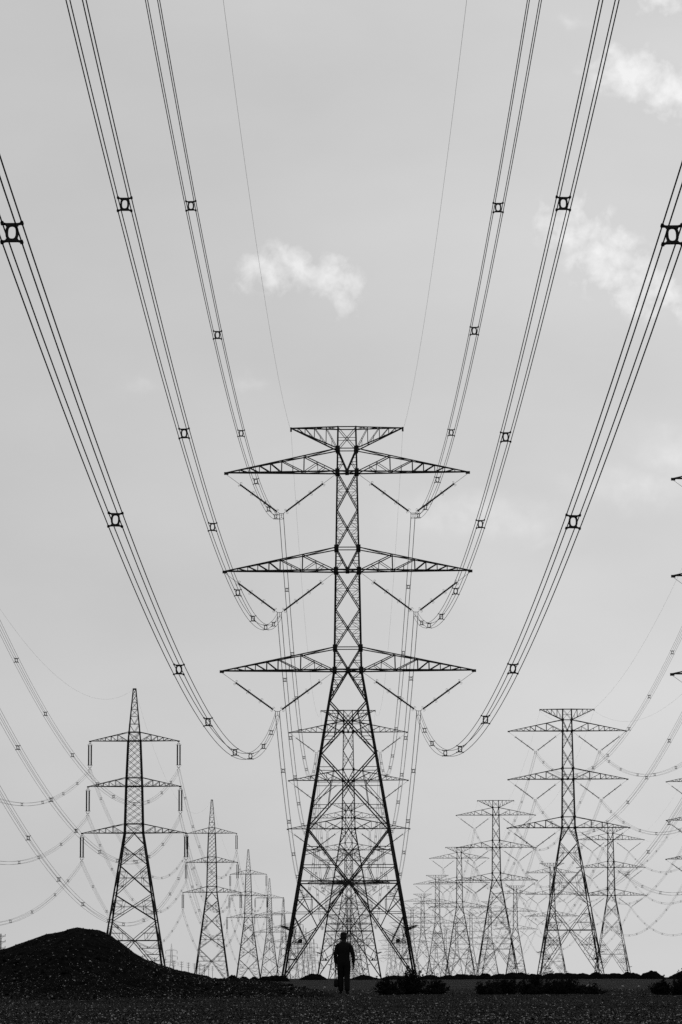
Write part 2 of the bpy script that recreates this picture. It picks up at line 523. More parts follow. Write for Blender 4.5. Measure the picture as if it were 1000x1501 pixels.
    # cross arms with their V insulator strings
    for (zL, zU, L, yx, yz) in M_ARMS:
        for s in (-1, 1):
            arm = cross_arm_mb(hw(zU), zU, hw(zL), zL, L, s, .13).build('cross_arm', STEEL, root)
            yo = Vector((s * yx, 0, yz))
            for a in (Vector((s * (L - .05), 0, zL - .2)), Vector((s * (hw(zL) + .05), 0, zL - .12))):
                sg = 1 if a.x > yo.x else -1
                b = yo + Vector((sg * .23, 0, .14))
                link('insulator_string', insulator_mesh(a, b, .14, .09, .26, 'insulator_string'), arm)
            m = MB()
            m.bar(yo + Vector((-.28, 0, .12)), yo + Vector((.28, 0, .12)), .07, .05)
            for dx in (-.235, .235):
                m.bar(yo + Vector((dx, 0, .12)), yo + Vector((dx * .98, 0, -.47)), .05)
                for dz in (0, -.47):
                    m.prism(yo + Vector((dx, -.28, dz)), yo + Vector((dx, .28, dz)), [(-.03, -.035), (.03, -.035), (.035, .02), (0, .05), (-.035, .02)])
            m.bar(yo + Vector((0, 0, .12)), yo + Vector((0, 0, -.36)), .045)
            m.bar(yo + Vector((0, 0, -.34)), yo + Vector((-.235, 0, -.45)), .04); m.bar(yo + Vector((0, 0, -.34)), yo + Vector((.235, 0, -.45)), .04)
            m.build('yoke', FITTING, arm)
    # earth wire arms on the top
    for s in (-1, 1):
        m = MB(); tip = (s * 6.39, 0, 62.66)
        for q in (-1, 1):
            u0 = (s * hw(62.66), q * hw(62.66), 62.66); l0 = (s * hw(60.17), q * hw(60.17), 60.17)
            m.angle(u0, tip, .13); m.angle(l0, tip, .14)
            pr = 0
            for t in (.25, .5, .7, .85):
                m.bar(lerp(l0, tip, t), lerp(u0, tip, t), .08); m.bar(lerp(l0, tip, pr), lerp(u0, tip, t), .055)
                mid = lerp(lerp(l0, tip, pr), lerp(u0, tip, t), .5)
                m.bar(lerp(l0, tip, (pr + t) / 2), mid, .045)
                pr = t
            for t0, t1 in ((0, .25), (.25, .5), (.5, .7), (.7, .85)):
                m.bar(lerp(u0, tip, t0), lerp((u0[0], -u0[1], u0[2]), tip, t1), .055)
        m.box((tip[0], 0, 62.5), (.2, .2, .5))
        m.build('earth_wire_arm', STEEL, root)
    # anti climbing frames and plates near the feet
    for sx in (-1, 1):
        for sy in (-1, 1):
            m = MB(); z = 5.81; h = hw(z)
            c = Vector((sx * h, sy * h, z))
            for dx, dy in ((1.15, 0), (0, 1.15), (.9, .9)):
                e = c + Vector((sx * dx, sy * dy, .22)); m.bar(c, e, .07); m.bar(c + Vector((0, 0, -.25)), e, .05)
            m.bar(c + Vector((sx * 1.1, 0, .2)), c + Vector((sx * .88, sy * .88, .2)), .04)
            m.bar(c + Vector((0, sy * 1.1, .2)), c + Vector((sx * .88, sy * .88, .2)), .04)
            m.build('climbing_guard', STEEL, root)
    for s in (-1, 1):
        m = MB(); z = 4.35; h = hw(z)
        m.prism((s * h * .80, -h - .13, z), (s * h * .80, -h - .08, z), [(-.24, -.2), (.2, -.24), (.27, .12), (.05, .26), (-.22, .15)])
        m.build('sign_plate', STEEL, root)
    return root

LH = poly([(0, 6.6), (30.01, 1.9), (31.89, 1.84), (39.67, 1.66), (41.47, 1.62), (49.1, 1.28), (50.92, 1.2), (59.9, .30)])
L_ARMS = [(49.1, 50.92, 9.23, 43.25), (39.67, 41.47, 9.61, 33.75), (30.01, 31.89, 10.8, 24.2)]

def make_peaked_pylon():
    root = empty('peaked_pylon'); hw = LH
    for sx in (-1, 1):
        for sy in (-1, 1):
            m = MB(); zs = [-.2, 30.01, 39.67, 49.1, 59.9]
            for a, b in zip(zs, zs[1:]):
                w = .33 if b < 36 else (.30 if b < 50 else .17)
                m.angle((sx * hw(a), sy * hw(a), a), (sx * hw(b), sy * hw(b), b), w, (0, sy, 0))
            m.build('leg', STEEL, root)
    m = MB(); W = .145; S = .075
    for k in range(4):
        P = lambda u, z: face_pt(k, u, z, hw(z))
        for s in (-1, 1):
            m.bar(P(0, 29.95), P(s * hw(27.4), 27.4), W)
            for f in (.35, .7):
                z = 29.95 + (27.4 - 29.95) * f
                m.bar(P(s * hw(z), z), P(s * hw(27.4) * f, z), S)
        for zb, zt in ((23.35, 27.4), (17.3, 23.35), (11.85, 17.3)):
            xpanel(m, k, hw, zb, zt, W, S)
        for s in (-1, 1):
            m.bar(P(s * hw(11.85), 11.85), P(0, 7.87), W)
            m.bar(P(0, 7.87), P(s * hw(.1), .1), W)
            for f in (.3, .62):
                z = 11.85 + (7.87 - 11.85) * f
                m.bar(P(s * hw(z), z), P(s * hw(11.85) * (1 - f), z), S)
            m.bar(P(s * hw(10.6), 10.6), P(s * hw(7.87) * .5, 7.87), S); m.bar(P(s * hw(9.4) * .5, 9.4), P(s * hw(7.87) * .5, 7.87), S)
            pz = 7.87
            for i, z in enumerate((6.3, 5.0, 3.7, 2.4, 1.2)):
                t = (7.87 - z) / 7.77; xi = hw(.1) * t
                m.bar(P(s * hw(z), z), P(s * xi, z), S)
                m.bar(P(s * hw(pz), pz), P(s * (xi + hw(z)) / 2, z), S * .9); m.bar(P(s * (xi + hw(z)) / 2, z), P(s * hw(.1) * (7.87 - pz) / 7.77, pz), S * .9)
                pz = z
        m.bar(P(-hw(7.87), 7.87), P(hw(7.87), 7.87), .14)
        # close double lattice of the mast
        for z0, z1, n in ((31.89, 39.67, 6), (41.47, 49.1, 6)):
            st = (z1 - z0) / n
            for i in range(-1, n):
                a, b = z0 + st * i, z0 + st * (i + 2)
                for s in (-1, 1):
                    lo, hi = max(a, z0), min(b, z1)
                    f0 = (lo - a) / (b - a); f1 = (hi - a) / (b - a)
                    m.bar(P(s * hw(lo) * (1 - 2 * f0), lo), P(s * hw(hi) * (1 - 2 * f1), hi), S * 1.05)
        for zL, zU, *_ in L_ARMS:
            for s in (-1, 1):
                m.bar(P(s * hw(zU), zU), P(0, zL + .1), S * 1.3)
                m.bar(P(s * hw(zU), zU), P(-s * hw(zL), zL), S)
            m.bar(P(-hw(zU), zU), P(hw(zU), zU), W); m.bar(P(-hw(zL), zL), P(hw(zL), zL), W * 1.3)
        zz = [50.92, 52.6, 54.2, 55.7, 57.2, 58.7, 59.8]
        for i, (a, b) in enumerate(zip(zz, zz[1:])):
            m.bar(P(-hw(b), b), P(hw(b), b), S)
            if i < 2:
                for s in (-1, 1): m.bar(P(s * hw(b), b), P(0, a), S)
            else:
                m.bar(P(-hw(a), a), P(hw(b), b), S * .85); m.bar(P(hw(a), a), P(-hw(b), b), S * .85)
    m.box((0, 0, 59.95), (.75, .75, .22))
    for z in (7.87, 30.01, 39.67, 49.1):
        h = hw(z); m.bar((-h, -h, z + .03), (h, h, z + .03), S); m.bar((-h, h, z - .04), (h, -h, z - .04), S)
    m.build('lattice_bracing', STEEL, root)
    for (zL, zU, L, yz) in L_ARMS:
        for s in (-1, 1):
            arm = cross_arm_mb(hw(zU), zU, hw(zL), zL, L, s, .115, 0., (.28, .45, .60, .72, .84)).build('cross_arm', STEEL, root)
            for q in (-1, 1):
                a = Vector((s * L + q * .27, 0, zL - .75)); b = Vector((s * L + q * .27, 0, yz + .55))
                link('insulator_string', insulator_mesh(a, b, .20, .15, .02, 'insulator_string', 1), arm)
            c = Vector((s * L, 0, 0)); m = MB()
            arc = lambda zt, dz: m.tube([c + Vector((.27 * math.cos(w), 0, zt + dz * math.sin(w))) for w in np.linspace(0, math.pi, 9)], .06, 5)
            arc(zL - .75, .3); m.bar(c + Vector((0, 0, zL)), c + Vector((0, 0, zL - .48)), .06)
            m.build('hanger', FITTING, arm)
            m = MB(); arc(yz + .55, -.3)
            m.bar(c + Vector((0, 0, yz + .25)), c + Vector((0, 0, yz)), .06)
            m.bar(c + Vector((-.28, 0, yz)), c + Vector((.28, 0, yz)), .06); m.bar(c + Vector((-.25, 0, yz)), c + Vector((-.235, 0, yz - .47)), .05)
            m.bar(c + Vector((.25, 0, yz)), c + Vector((.235, 0, yz - .47)), .05)
            m.build('yoke', FITTING, arm)
    return root

def merged(root):
    """one mesh for a far pylon too small to show its parts"""
    V, F = [], []
    def walk(o):
        for c in kids(o):
            me = c.data; off = len(V)
            V.extend([tuple(v.co) for v in me.vertices]); F.extend([tuple(i + off for i in p.vertices) for p in me.polygons])
            walk(c)
    walk(root)
    me = bpy.data.meshes.new('far_' + root.name); me.from_pydata(V, [], F); me.materials.append(STEEL); me.update()
    return me

broad = make_broad_pylon(); peaked = make_peaked_pylon()
broad_far = merged(broad); peaked_far = merged(peaked)
used = {'broad': False, 'peaked': False}

def place(kind, x, y, z, label, group, far=False, rz=0.):
    if far:
        o = link('lattice_pylon' if kind == 'broad' else 'peaked_pylon', broad_far if kind == 'broad' else peaked_far)
    else:
        src = broad if kind == 'broad' else peaked
        if used[kind]: o = copy_tree(src)
        else: o = src; used[kind] = True; kids(o)
    o.location = (x, y, z); o.rotation_euler = (0, 0, rz)
    return tag(o, label, 'pylon', group)

MX = [385, 803, 1213, 1622, 2030, 2438, 2846, 3254, 3662, 4070, 4478]
AX = [391, 802, 1197, 1598, 1999, 2400, 2802, 3204, 3606, 4008, 4410]
BX = [1004, 1403, 1810, 2214, 2617, 3020, 3424, 3828, 4230]
LX = [287, 709, 1113, 1517, 1921, 2325, 2729, 3133, 3537, 3941, 4345]
XA, XB, XL = 51.6, 107.4, -44.5
def zb(y): return float(drop(y))
def zl(y): return .1 if y < 900 else zb(y) - 1.3
LS = .87          # pylons further down the left row are a narrower type

# central row
cen = ['biggest pylon of all, dark steel, standing straight ahead behind the man',
       'pylon framed between the legs of the biggest pylon, second in the central row',
       'third pylon of the central row, small, nested inside the second one above the man']
for i, y in enumerate(MX):
    if i < 3: place('broad', 0, y, zb(y), cen[i], 'pylons of the central row')
    else: place('broad', 0, y, zb(y), 'tiny far pylon of the central row lost in the tangle behind the man', 'far pylons of the central row', far=i > 4)
rt = ['pylon cut off by the right edge with only its black arm tips showing large',
      'large wide armed pylon right of centre, the tallest whole pylon on the right side',
      'wide armed pylon just left of the tallest one at right',
      'wide armed pylon fourth in the inner right row, overlapped by a nearer one',
      'pale wide armed pylon fifth in the inner right row, near the biggest pylon']
for i, y in enumerate(AX):
    if i < 5: place('broad', XA, y, zb(y), rt[i], 'pylons of the inner right row', far=i > 4)
    else: place('broad', XA, y, zb(y), 'tiny faint pylon far down the inner right row beside the biggest pylon', 'far pylons of the inner right row', far=True)
ot = ['distant pylon at the right edge with three thin grey arm tips showing',
      'wide armed pylon standing furthest right, behind the tallest right side pylon',
      'grey pylon seen through the left legs of the tallest right side pylon',
      'thin grey pylon between the tallest right side pylon and its left neighbour']
for i, y in enumerate(BX):
    if i < 4: place('broad', XB, y, zb(y), ot[i], 'pylons of the outer right row')
    else: place('broad', XB, y, zb(y), 'tiny faint pylon far down the outer right row among the nearer ones', 'far pylons of the outer right row', far=True)
lf = ['pylon just outside the left edge carrying the wires that enter there',
      'tall pointed pylon rising behind the gravel mound on the left',
      'second pointed pylon from the left, smaller, right of the mound',
      'third pointed pylon from the left, between its neighbours and the biggest pylon',
      'fourth pointed pylon from the left, pale and next to the biggest pylon']
for i, y in enumerate(LX):
    if i < 5: o = place('peaked', XL, y, zl(y), lf[i], 'pointed pylons of the left row')
    else: o = place('peaked', XL, y, zl(y), 'tiny faint pointed pylon far down the left row beside the biggest pylon', 'far pointed pylons of the left row', far=True)
    if y > 900: o.scale = (LS, LS, 1)
far_o = place('peaked', -196., 3790., zb(3790) + 6, 'lone very faint pointed pylon low on the horizon beyond the mound', None, far=True)
far_o.scale = (.68, .68, .68)

# ------------------------------------------------------------------ conductors
def spacer_mesh():
    m = MB()
    ring = [(.125 * math.copysign(abs(math.cos(a)) ** .8, math.cos(a)), 0, .185 * math.copysign(abs(math.sin(a)) ** .8, math.sin(a))) for a in np.linspace(0, 2 * math.pi, 20, endpoint=False)]
    m.tube(ring, .040, 6, closed=True)
    for sz in (-1, 1):
        m.bar((-.15, 0, sz * .195), (.15, 0, sz * .195), .075, .075)
        for sx in (-1, 1):
            m.bar((sx * .12, 0, sz * .20), (sx * .235, 0, sz * .232), .055)
            m.prism((sx * .235, -.05, sz * .235), (sx * .235, .05, sz * .235), [(-.035, -.04), (.035, -.04), (.045, 0), (.03, .045), (-.03, .045), (-.045, 0)])
    return m.mesh('spacer', FITTING)
SPACER = spacer_mesh()
KS = 3.556e-4
FR = [.08, .176, .264, .352, .460, .540, .649, .741, .846, .924]

def span_z(y0, z0, y1, z1, y, k): return z0 + (z1 - z0) * (y - y0) / (y1 - y0) - k * (y - y0) * (y1 - y)

def sag_points(sup, k, step):
    pts = []
    for (y0, z0, x0), (y1, z1, x1) in zip(sup, sup[1:]):
        n = max(8, int((y1 - y0) / step(y0)))
        for i in range(n):
            t = i / n; y = y0 + (y1 - y0) * t
            pts.append((x0 + (x1 - x0) * t, y, span_z(y0, z0, y1, z1, y, k)))
    y, z, x = sup[-1]; pts.append((x, y, z)); return pts

def bundle(sup, label, group, nsp, shift=0., r=.0165, kf=1., jit=.006):
    """four sub conductors and their spacers; sup = (distance along the line, height, lateral place) of each suspension point"""
    base = Vector((sup[0][2], sup[0][0], sup[0][1]))
    root = empty('conductor_bundle', base)
    tag(root, label, 'power line', group)
    pts = sag_points(sup, KS * kf, lambda y: 7 if y < 300 else (12 if y < 1000 else 25))
    for dx in (-.235, .235):
        for dz in (.0, -.47):
            m = MB(); m.tube([Vector((x + dx, y, z + dz)) - base for x, y, z in pts], r, 5)
            m.build('wire', WIRE, root)
    for i, ((y0, z0, x0), (y1, z1, x1)) in enumerate(zip(sup, sup[1:])):
        if i >= nsp: break
        for f in FR:
            ff = f + (shift if i == 0 else 0) + random.uniform(-jit, jit)
            y = y0 + (y1 - y0) * ff; z = span_z(y0, z0, y1, z1, y, KS * kf)
            sl = (z1 - z0) / (y1 - y0) - KS * kf * ((y1 - y) - (y - y0))
            o = link('spacer', SPACER, root, Vector((x0 + (x1 - x0) * ff, y, z - .235)) - base)
            o.rotation_euler = (math.atan(sl), random.uniform(-.03, .03), 0)
    return root

def earth_wire(sup, label, group, r=.0085, kf=.9):
    base = Vector((sup[0][2], sup[0][0], sup[0][1]))
    pts = sag_points(sup, KS * kf, lambda y: 7 if y < 300 else (12 if y < 1000 else 25))
    m = MB(); m.tube([Vector(p) - base for p in pts], r, 5)
    o = m.build('earth_wire', WIRE, None, base)
    return tag(o, label, 'power line', group)

LEV = ['top', 'middle', 'lowest']
SIDE = {-1: 'left', 1: 'right'}
for s in (-1, 1):
    for li, (zL, zU, L, yx, yz) in enumerate(M_ARMS):
        sup = [(-30, yz, s * yx - (.12 if s > 0 else 0))] + [(y, yz + zb(y), s * yx) for y in MX[:7]]
        bundle(sup, f'four wire line hung from the {LEV[li]} {SIDE[s]} arm of the biggest pylon and sweeping overhead', 'four wire lines of the central row', 3,
               .0045 * (s > 0), .0195, .985 if s < 0 else .97, .002)
        bundle([(y, yz + zb(y), XA + s * yx) for y in AX[:7]], f'thin four wire line on the {LEV[li]} {SIDE[s]} arms of the inner right pylon row', 'four wire lines of the inner right row', 3)
        bundle([(y, yz + zb(y), XB + s * yx) for y in BX[:6]], f'thin four wire line on the {LEV[li]} {SIDE[s]} arms of the outer right pylon row', 'four wire lines of the outer right row', 2)
    for li, (zL, zU, L, yz) in enumerate(L_ARMS):
        sup = [(y, yz + zl(y), XL + s * L * (LS if y > 900 else 1)) for y in LX[:7]]
        bundle(sup, f'thin four wire line on the {LEV[li]} {SIDE[s]} arms of the pointed pylon row', 'four wire lines of the pointed pylon row', 4)
    earth_wire([(-30, 62.3, s * 6.39)] + [(y, 62.3 + zb(y), s * 6.39) for y in MX[:6]], f'single thin wire from the {SIDE[s]} top tip of the biggest pylon', 'thin single wires', kf=.72)
    earth_wire([(y, 62.3 + zb(y), XA + s * 6.39) for y in AX[:5]], f'faint single wire along the {SIDE[s]} top tips of the inner right pylon row', 'thin single wires')
    earth_wire([(y, 62.3 + zb(y), XB + s * 6.39) for y in BX[:4]], f'faint single wire along the {SIDE[s]} top tips of the outer right pylon row', 'thin single wires')
earth_wire([(y, 60.1 + zl(y), XL) for y in LX[:6]], 'faint single wire along the peaks of the pointed pylon row', 'thin single wires')

# ------------------------------------------------------------------ utility poles on the left horizon
def make_pole():
    t = empty('utility_pole')
    m = MB(); m.tube([(0, 0, -.3), (0, 0, 5), (0, 0, 11.2)], [.19, .17, .13], 8); m.build('pole', WOOD, t)
    for i, z in enumerate((10.6, 9.2, 7.7)):
        m = MB(); m.bar((-1.15, -.16, z), (1.15, -.16, z), .13, .15); m.bar((-.7, -.16, z - .02), (0, -.12, z - .75), .05); m.bar((.7, -.16, z - .02), (0, -.12, z - .75), .05)
        a = m.build('crossarm', WOOD, t)
        for x in (-1.08, 1.08):
            q = MB(); q.tube([(x, -.16, z + .06), (x, -.16, z + .2), (x, -.16, z + .22), (x, -.16, z + .34), (x, -.16, z + .36), (x, -.16, z + .5)], [.03, .03, .10, .10, .06, .05], 6)
            q.build('insulator', INSUL, a)
    return t
pole0 = make_pole(); kids(pole0)
PY = [841, 970] + [1050 + 150 * k for k in range(15)]
for i, y in enumerate(PY):
    o = pole0 if i == 0 else copy_tree(pole0)
    x = -85.3 - 22.0 * (y - 841) / 1272
    o.location = (x, y, float(drop(y)) * .12)
    if i == 0: tag(o, 'wooden utility pole with three crossarms at the left edge beyond the mound', 'utility pole', 'utility poles')
    elif i == 1: tag(o, 'wooden utility pole whose top shows above the left slope of the mound', 'utility pole', 'utility poles')
    else: tag(o, 'small distant utility pole in the row on the horizon right of the mound', 'utility pole', 'distant utility poles')

# ------------------------------------------------------------------ heaps, litter, shrubs
HY = 480.
def hx(px, d): return (px - 512) / 4994. * d
heap(hx(460, HY), HY, 4.2, .86, 'smooth dirt heap just left of the man on the horizon')
heap(hx(535, HY), HY, 4.4, .66, 'low dirt heap just right of the man on the horizon')
heap(hx(403, 352), 352, 3.4, .53, 'flat topped dirt bank beside the left foot of the biggest pylon', flat=True)
heap(hx(388, 345), 345, 1.9, .52, 'low dirt heap between the mound and the flat topped bank')
heap(hx(951, 440), 440, 3.9, .96, 'dark cone of dirt on the right horizon')
heap(hx(1003, 440), 440, 5.4, 1.16, 'tall dark dirt heap cut off by the right edge')
rr = random.Random(4)
for i, px in enumerate([658, 676, 694, 712, 730, 747, 764, 782, 800, 817, 834, 852, 870, 886, 901, 915, 928]):
    y = HY + rr.uniform(-9, 9)
    heap(hx(px + rr.uniform(-4, 4), y), y, rr.uniform(3.0, 4.6), rr.uniform(.70, .95) - (.16 if px < 715 else 0), 'low dirt heap in the long bumpy bank on the right horizon', group='heaps of the right bank')
for i, px in enumerate([345, 358, 372]):
    heap(hx(px, 345), 345 + i * 3, rr.uniform(1.3, 1.9), rr.uniform(.48, .58), 'small dirt heap behind the right toe of the mound', group='heaps behind the mound')
heap(hx(580, HY), HY, 5.0, .58, 'very low dirt heap behind the shrub right of the man')
heap(hx(630, HY), HY, 4.0, .6, 'very low dirt heap left of the long bumpy bank')

def litter(px, y, s, label):
    V, F, mi = stones(1, np.array([[0, 0, s * .4]]), np.array([s]), [0, 0, 1.], int(px))
    o = link('pale_rock', np_mesh('pale_rock', V, F, [STONE_D, STONE_M, STONE_L], mi), None, (hx(px, y), y, float(gz(hx(px, y), y))))
    tag(o, label, 'rock')
litter(861, 140, .13, 'whitish rock lying on the bare ground right of the shrubs')
litter(909, 142, .09, 'small whitish rock near the right end of the bare ground')
litter(476, 145, .075, 'small whitish rock on the sandy patch left of the man')
litter(518, 128, .07, 'small whitish rock on the sandy patch right of the man')
litter(932, 148, .07, 'smallest whitish rock below the dark dirt cone')

def shrub(px, y, w, h, label, seed, group):
    rg = random.Random(seed)
    x = hx(px, y); t = empty('desert_shrub', (x, y, float(gz(x, y)) - .02)); tag(t, label, 'shrub', group)
    tw = MB(); lv = MB()
    lobes = [(rg.uniform(-.32, .32) * w, rg.uniform(-.25, .25) * w, rg.uniform(.45, 1.0)) for _ in range(4)] + [(0, 0, 1.0)]
    for i in range(64):
        lx, ly, lh = rg.choice(lobes); a = rg.uniform(0, 6.283); sp = rg.random() ** .6
        sprig = rg.random() < .12
        hh = h * lh * (1.0 - .55 * sp ** 2) * rg.uniform(.6, 1.0) * (1.3 if sprig else 1)
        top = Vector((lx + math.cos(a) * sp * w * .3, ly + math.sin(a) * sp * w * .26, hh))
        b = Vector((lx * .5 + math.cos(a) * sp * .1 * w, ly * .5 + math.sin(a) * sp * .1 * w, 0))
        mid = b.lerp(top, .5) + Vector((rg.uniform(-.05, .05), rg.uniform(-.05, .05), hh * .08))
        tw.tube([b, mid, top], [.009, .006, .002], 4)
        for q in range(24 if sprig else 54):
            f = rg.uniform(.1, 1.03)
            p = (b.lerp(mid, f * 2) if f < .5 else mid.lerp(top, f * 2 - 1)) + Vector((rg.gauss(0, .045), rg.gauss(0, .045), rg.gauss(0, .03))) * (1.15 - .8 * f)
            if p.z < .0: p.z = rg.uniform(0, .06)
            d = Vector((rg.gauss(0, 1), rg.gauss(0, 1), rg.gauss(.6, 1))).normalized()
            e = d.orthogonal().normalized(); L = rg.uniform(.025, .065); W = L * .36
            o = len(lv.v)
            lv.v += [p, p + d * L * .5 + e * W, p + d * L, p + d * L * .5 - e * W]; lv.f.append((o, o + 1, o + 2, o + 3))
    lv.build('foliage', LEAF, t); tw.build('stem', TWIG, t)
SH = [(570, 90, .74, .40, 'bushy dark shrub nearest the man on his right'),
      (600, 92, 1.0, .58, 'tall ragged shrub in front of the right foot of the biggest pylon'),
      (638, 91, .80, .40, 'low round shrub at the right end of the first clump'),
      (708, 89, .66, .33, 'low shrub at the left end of the long clump'),
      (738, 92, .70, .46, 'twiggy shrub second from the left in the long clump'),
      (772, 90, .80, .50, 'dense shrub left of the middle of the long clump'),
      (803, 91, 1.05, .64, 'tallest ragged shrub in the long clump'),
      (838, 90, .74, .38, 'rounded shrub near the right end of the long clump'),
      (866, 91, .62, .24, 'low flat shrub at the right end of the long clump'),
      (968, 88, .56, .32, 'small shrub near the right edge below the dirt cone'),
      (994, 88, .66, .46, 'shrub cut off by the right edge')]
for i, (px, y, w, h, lb) in enumerate(SH): shrub(px, y, w * 1.3, h * 1.32, lb, 100 + i, 'desert shrubs')

# ------------------------------------------------------------------ the man
def skin_mesh(name, verts, edges, radii, mat, root=0, sub=2):
    me = bpy.data.meshes.new(name + '_cage'); me.from_pydata(verts, edges, [])
    o = bpy.data.objects.new(name + '_cage', me); COL.objects.link(o)
    sk = o.modifiers.new('skin', 'SKIN'); sk.use_smooth_shade = True
    ss = o.modifiers.new('sub', 'SUBSURF'); ss.levels = sub; ss.render_levels = sub
    for i, r in enumerate(radii):
        r = r if isinstance(r, tuple) else (r, r); d = me.skin_vertices[0].data[i]; d.radius = (r[0] * 1.26, r[1] * 1.26)
        d.use_root = (i == root)
    dg = bpy.context.evaluated_depsgraph_get(); dg.update()
    out = bpy.data.meshes.new_from_object(o.evaluated_get(dg)); out.name = name
    bpy.data.objects.remove(o); bpy.data.meshes.remove(me)
    out.materials.clear(); out.materials.append(mat)
    return out

class Sk:
    def __init__(self): self.v = []; self.e = []; self.r = []
    def add(self, p, r, par=None):
        self.v.append(tuple(p)); self.r.append(r); i = len(self.v) - 1
        if par is not None: self.e.append((par, i))
        return i

def make_man(loc, rz):
    root = empty('person', loc); root.rotation_euler = (0, 0, rz)
    tag(root, 'man seen from behind in shirt and trousers, bag hanging from his left hand', 'person')
    ELB = {-1: Vector((-.236, -.03, 1.12)), 1: Vector((.268, -.03, 1.11))}
    WRI = {-1: Vector((-.236, .03, .865)), 1: Vector((.278, .02, .85))}
    SHO = {-1: Vector((-.172, 0, 1.375)), 1: Vector((.176, 0, 1.375))}
    KNE = {-1: Vector((-.088, .06, .50)), 1: Vector((.090, .0, .49))}
    ANK = {-1: Vector((-.085, .03, .085)), 1: Vector((.098, -.10, .09))}
    k = Sk()
    pel = k.add((0, 0, .95), (.120, .088)); sp = k.add((0, -.005, 1.10), (.110, .082), pel); ch = k.add((0, -.01, 1.25), (.120, .088), sp)
    nb = k.add((0, -.01, 1.40), (.058, .05), ch); nk = k.add((0, .005, 1.50), .046, nb)
    hd = k.add((0, .02, 1.585), (.085, .092), nk); hm = k.add((0, .015, 1.655), (.091, .100), hd); ht = k.add((0, .008, 1.705), (.078, .088), hm); k.add((0, .004, 1.742), (.040, .05), ht)
    k.add((0, .125, 1.595), .013, hd)                            # nose
    k.add((0, .085, 1.535), .026, hd)                            # chin
    for s in (-1, 1):
        k.add((s * .088, .0, 1.60), (.012, .022), hd)            # ears
        sh = k.add(SHO[s] + Vector((0, 0, -.01)), .046, nb); ub = k.add(SHO[s].lerp(ELB[s], .45), .048, sh); el = k.add(ELB[s], .039, ub)
        fa = k.add(ELB[s].lerp(WRI[s], .3), .040, el); wr = k.add(WRI[s], .026, fa)
        pm = k.add(WRI[s] + Vector((0, .012, -.055)), (.031, .043), wr)
        c = WRI[s]
        for q, (dy, ln) in enumerate(((.034, .085), (.012, .098), (-.010, .090), (-.031, .070))):
            b = k.add(c + Vector((0, .016 + dy, -.098)), .0135, pm)
            m1 = k.add(c + Vector((-s * .008, .018 + dy * 1.1, -.098 - ln * .5)), .0125, b)
            k.add(c + Vector((-s * .030, .020 + dy * 1.1, -.098 - ln * .88)), .011, m1)
        t1 = k.add(c + Vector((-s * .022, .048, -.055)), .0115, pm); k.add(c + Vector((-s * .028, .062, -.100)), .009, t1)
        hp = k.add((s * .088, 0, .88), (.085, .09), pel); kn = k.add(KNE[s], .054, hp)
        cf = k.add(KNE[s].lerp(ANK[s], .3) + Vector((0, -.015, 0)), .053, kn); an = k.add(ANK[s], .037, cf)
        ft = k.add(ANK[s] + Vector((s * .01, .09, -.05)), (.038, .03), an); k.add(ANK[s] + Vector((s * .015, .17, -.06)), (.036, .02), ft)
    link('body', skin_mesh('body', k.v, k.e, k.r, SKIN), root)
    # shirt: torso, shoulders and half sleeves
    k = Sk()
    a00 = k.add((0, 0, .80), (.150, .115)); a0 = k.add((0, 0, .92), (.152, .118), a00); a1 = k.add((0, -.005, 1.08), (.146, .110), a0); a2 = k.add((0, -.01, 1.25), (.162, .118), a1); a3 = k.add((0, -.012, 1.37), (.128, .088), a2)
    a4 = k.add((0, -.010, 1.435), (.088, .066), a3); k.add((0, -.006, 1.485), (.056, .052), a4)
    for s in (-1, 1):
        b0 = k.add(SHO[s] * .62 + Vector((0, -.005, .535)), .066, a3); b = k.add(SHO[s] + Vector((s * .008, 0, -.012)), .062, b0); b2 = k.add(SHO[s].lerp(ELB[s], .5), .055, b); b3 = k.add(SHO[s].lerp(ELB[s], 1.0), .049, b2)
        k.add(ELB[s].lerp(WRI[s], .55), .044, b3); k.add(ELB[s].lerp(WRI[s], .98), .037, len(k.v) - 1)
    link('shirt', skin_mesh('shirt', k.v, k.e, k.r, SHIRT), root)
    k = Sk()
    a00 = k.add((0, 0, 1.06), (.125, .095)); a0 = k.add((0, 0, .95), (.142, .108), a00)
    for s in (-1, 1):
        b = k.add((s * .088, -.004, .84), (.098, .108), a0); b2 = k.add(KNE[s] + Vector((0, -.005, .0)), .076, b)
        b3 = k.add(KNE[s].lerp(ANK[s], .5) + Vector((0, -.012, 0)), .070, b2); k.add(ANK[s] + Vector((0, -.01, -.03)), .064, b3)
    link('trousers', skin_mesh('trousers', k.v, k.e, k.r, TROUSER), root)
    for s in (-1, 1):
        k = Sk(); c = ANK[s]
        a0 = k.add(c + Vector((0, -.045, -.045)), (.040, .036)); a1 = k.add(c + Vector((s * .006, .05, -.045)), (.045, .036), a0); k.add(c + Vector((s * .014, .18, -.058)), (.042, .024), a1)
        link('shoe', skin_mesh('shoe', k.v, k.e, k.r, SHOE), root)
        m = MB(); n = 8
        c = Vector((s * .032, .098, 1.628))
        m.tube([c + Vector((0, -.012 + .024 * i / 4, 0)) for i in range(5)], [.003, .010, .013, .010, .003], 8)
        m.build('eye', EYE, root)
    k = Sk()
    a0 = k.add((0, -.040, 1.590), (.054, .042)); a1 = k.add((0, -.032, 1.665), (.086, .066), a0); a2 = k.add((0, .0, 1.712), (.084, .088), a1); k.add((0, .0, 1.752), (.046, .056), a2)
    link('hair', skin_mesh('hair', k.v, k.e, k.r, HAIR), root)
    return root
MAN_Y = 98.0
MAN = (hx(504.2, MAN_Y), MAN_Y, float(gz(hx(504.2, MAN_Y), MAN_Y)))
make_man(MAN, 0)

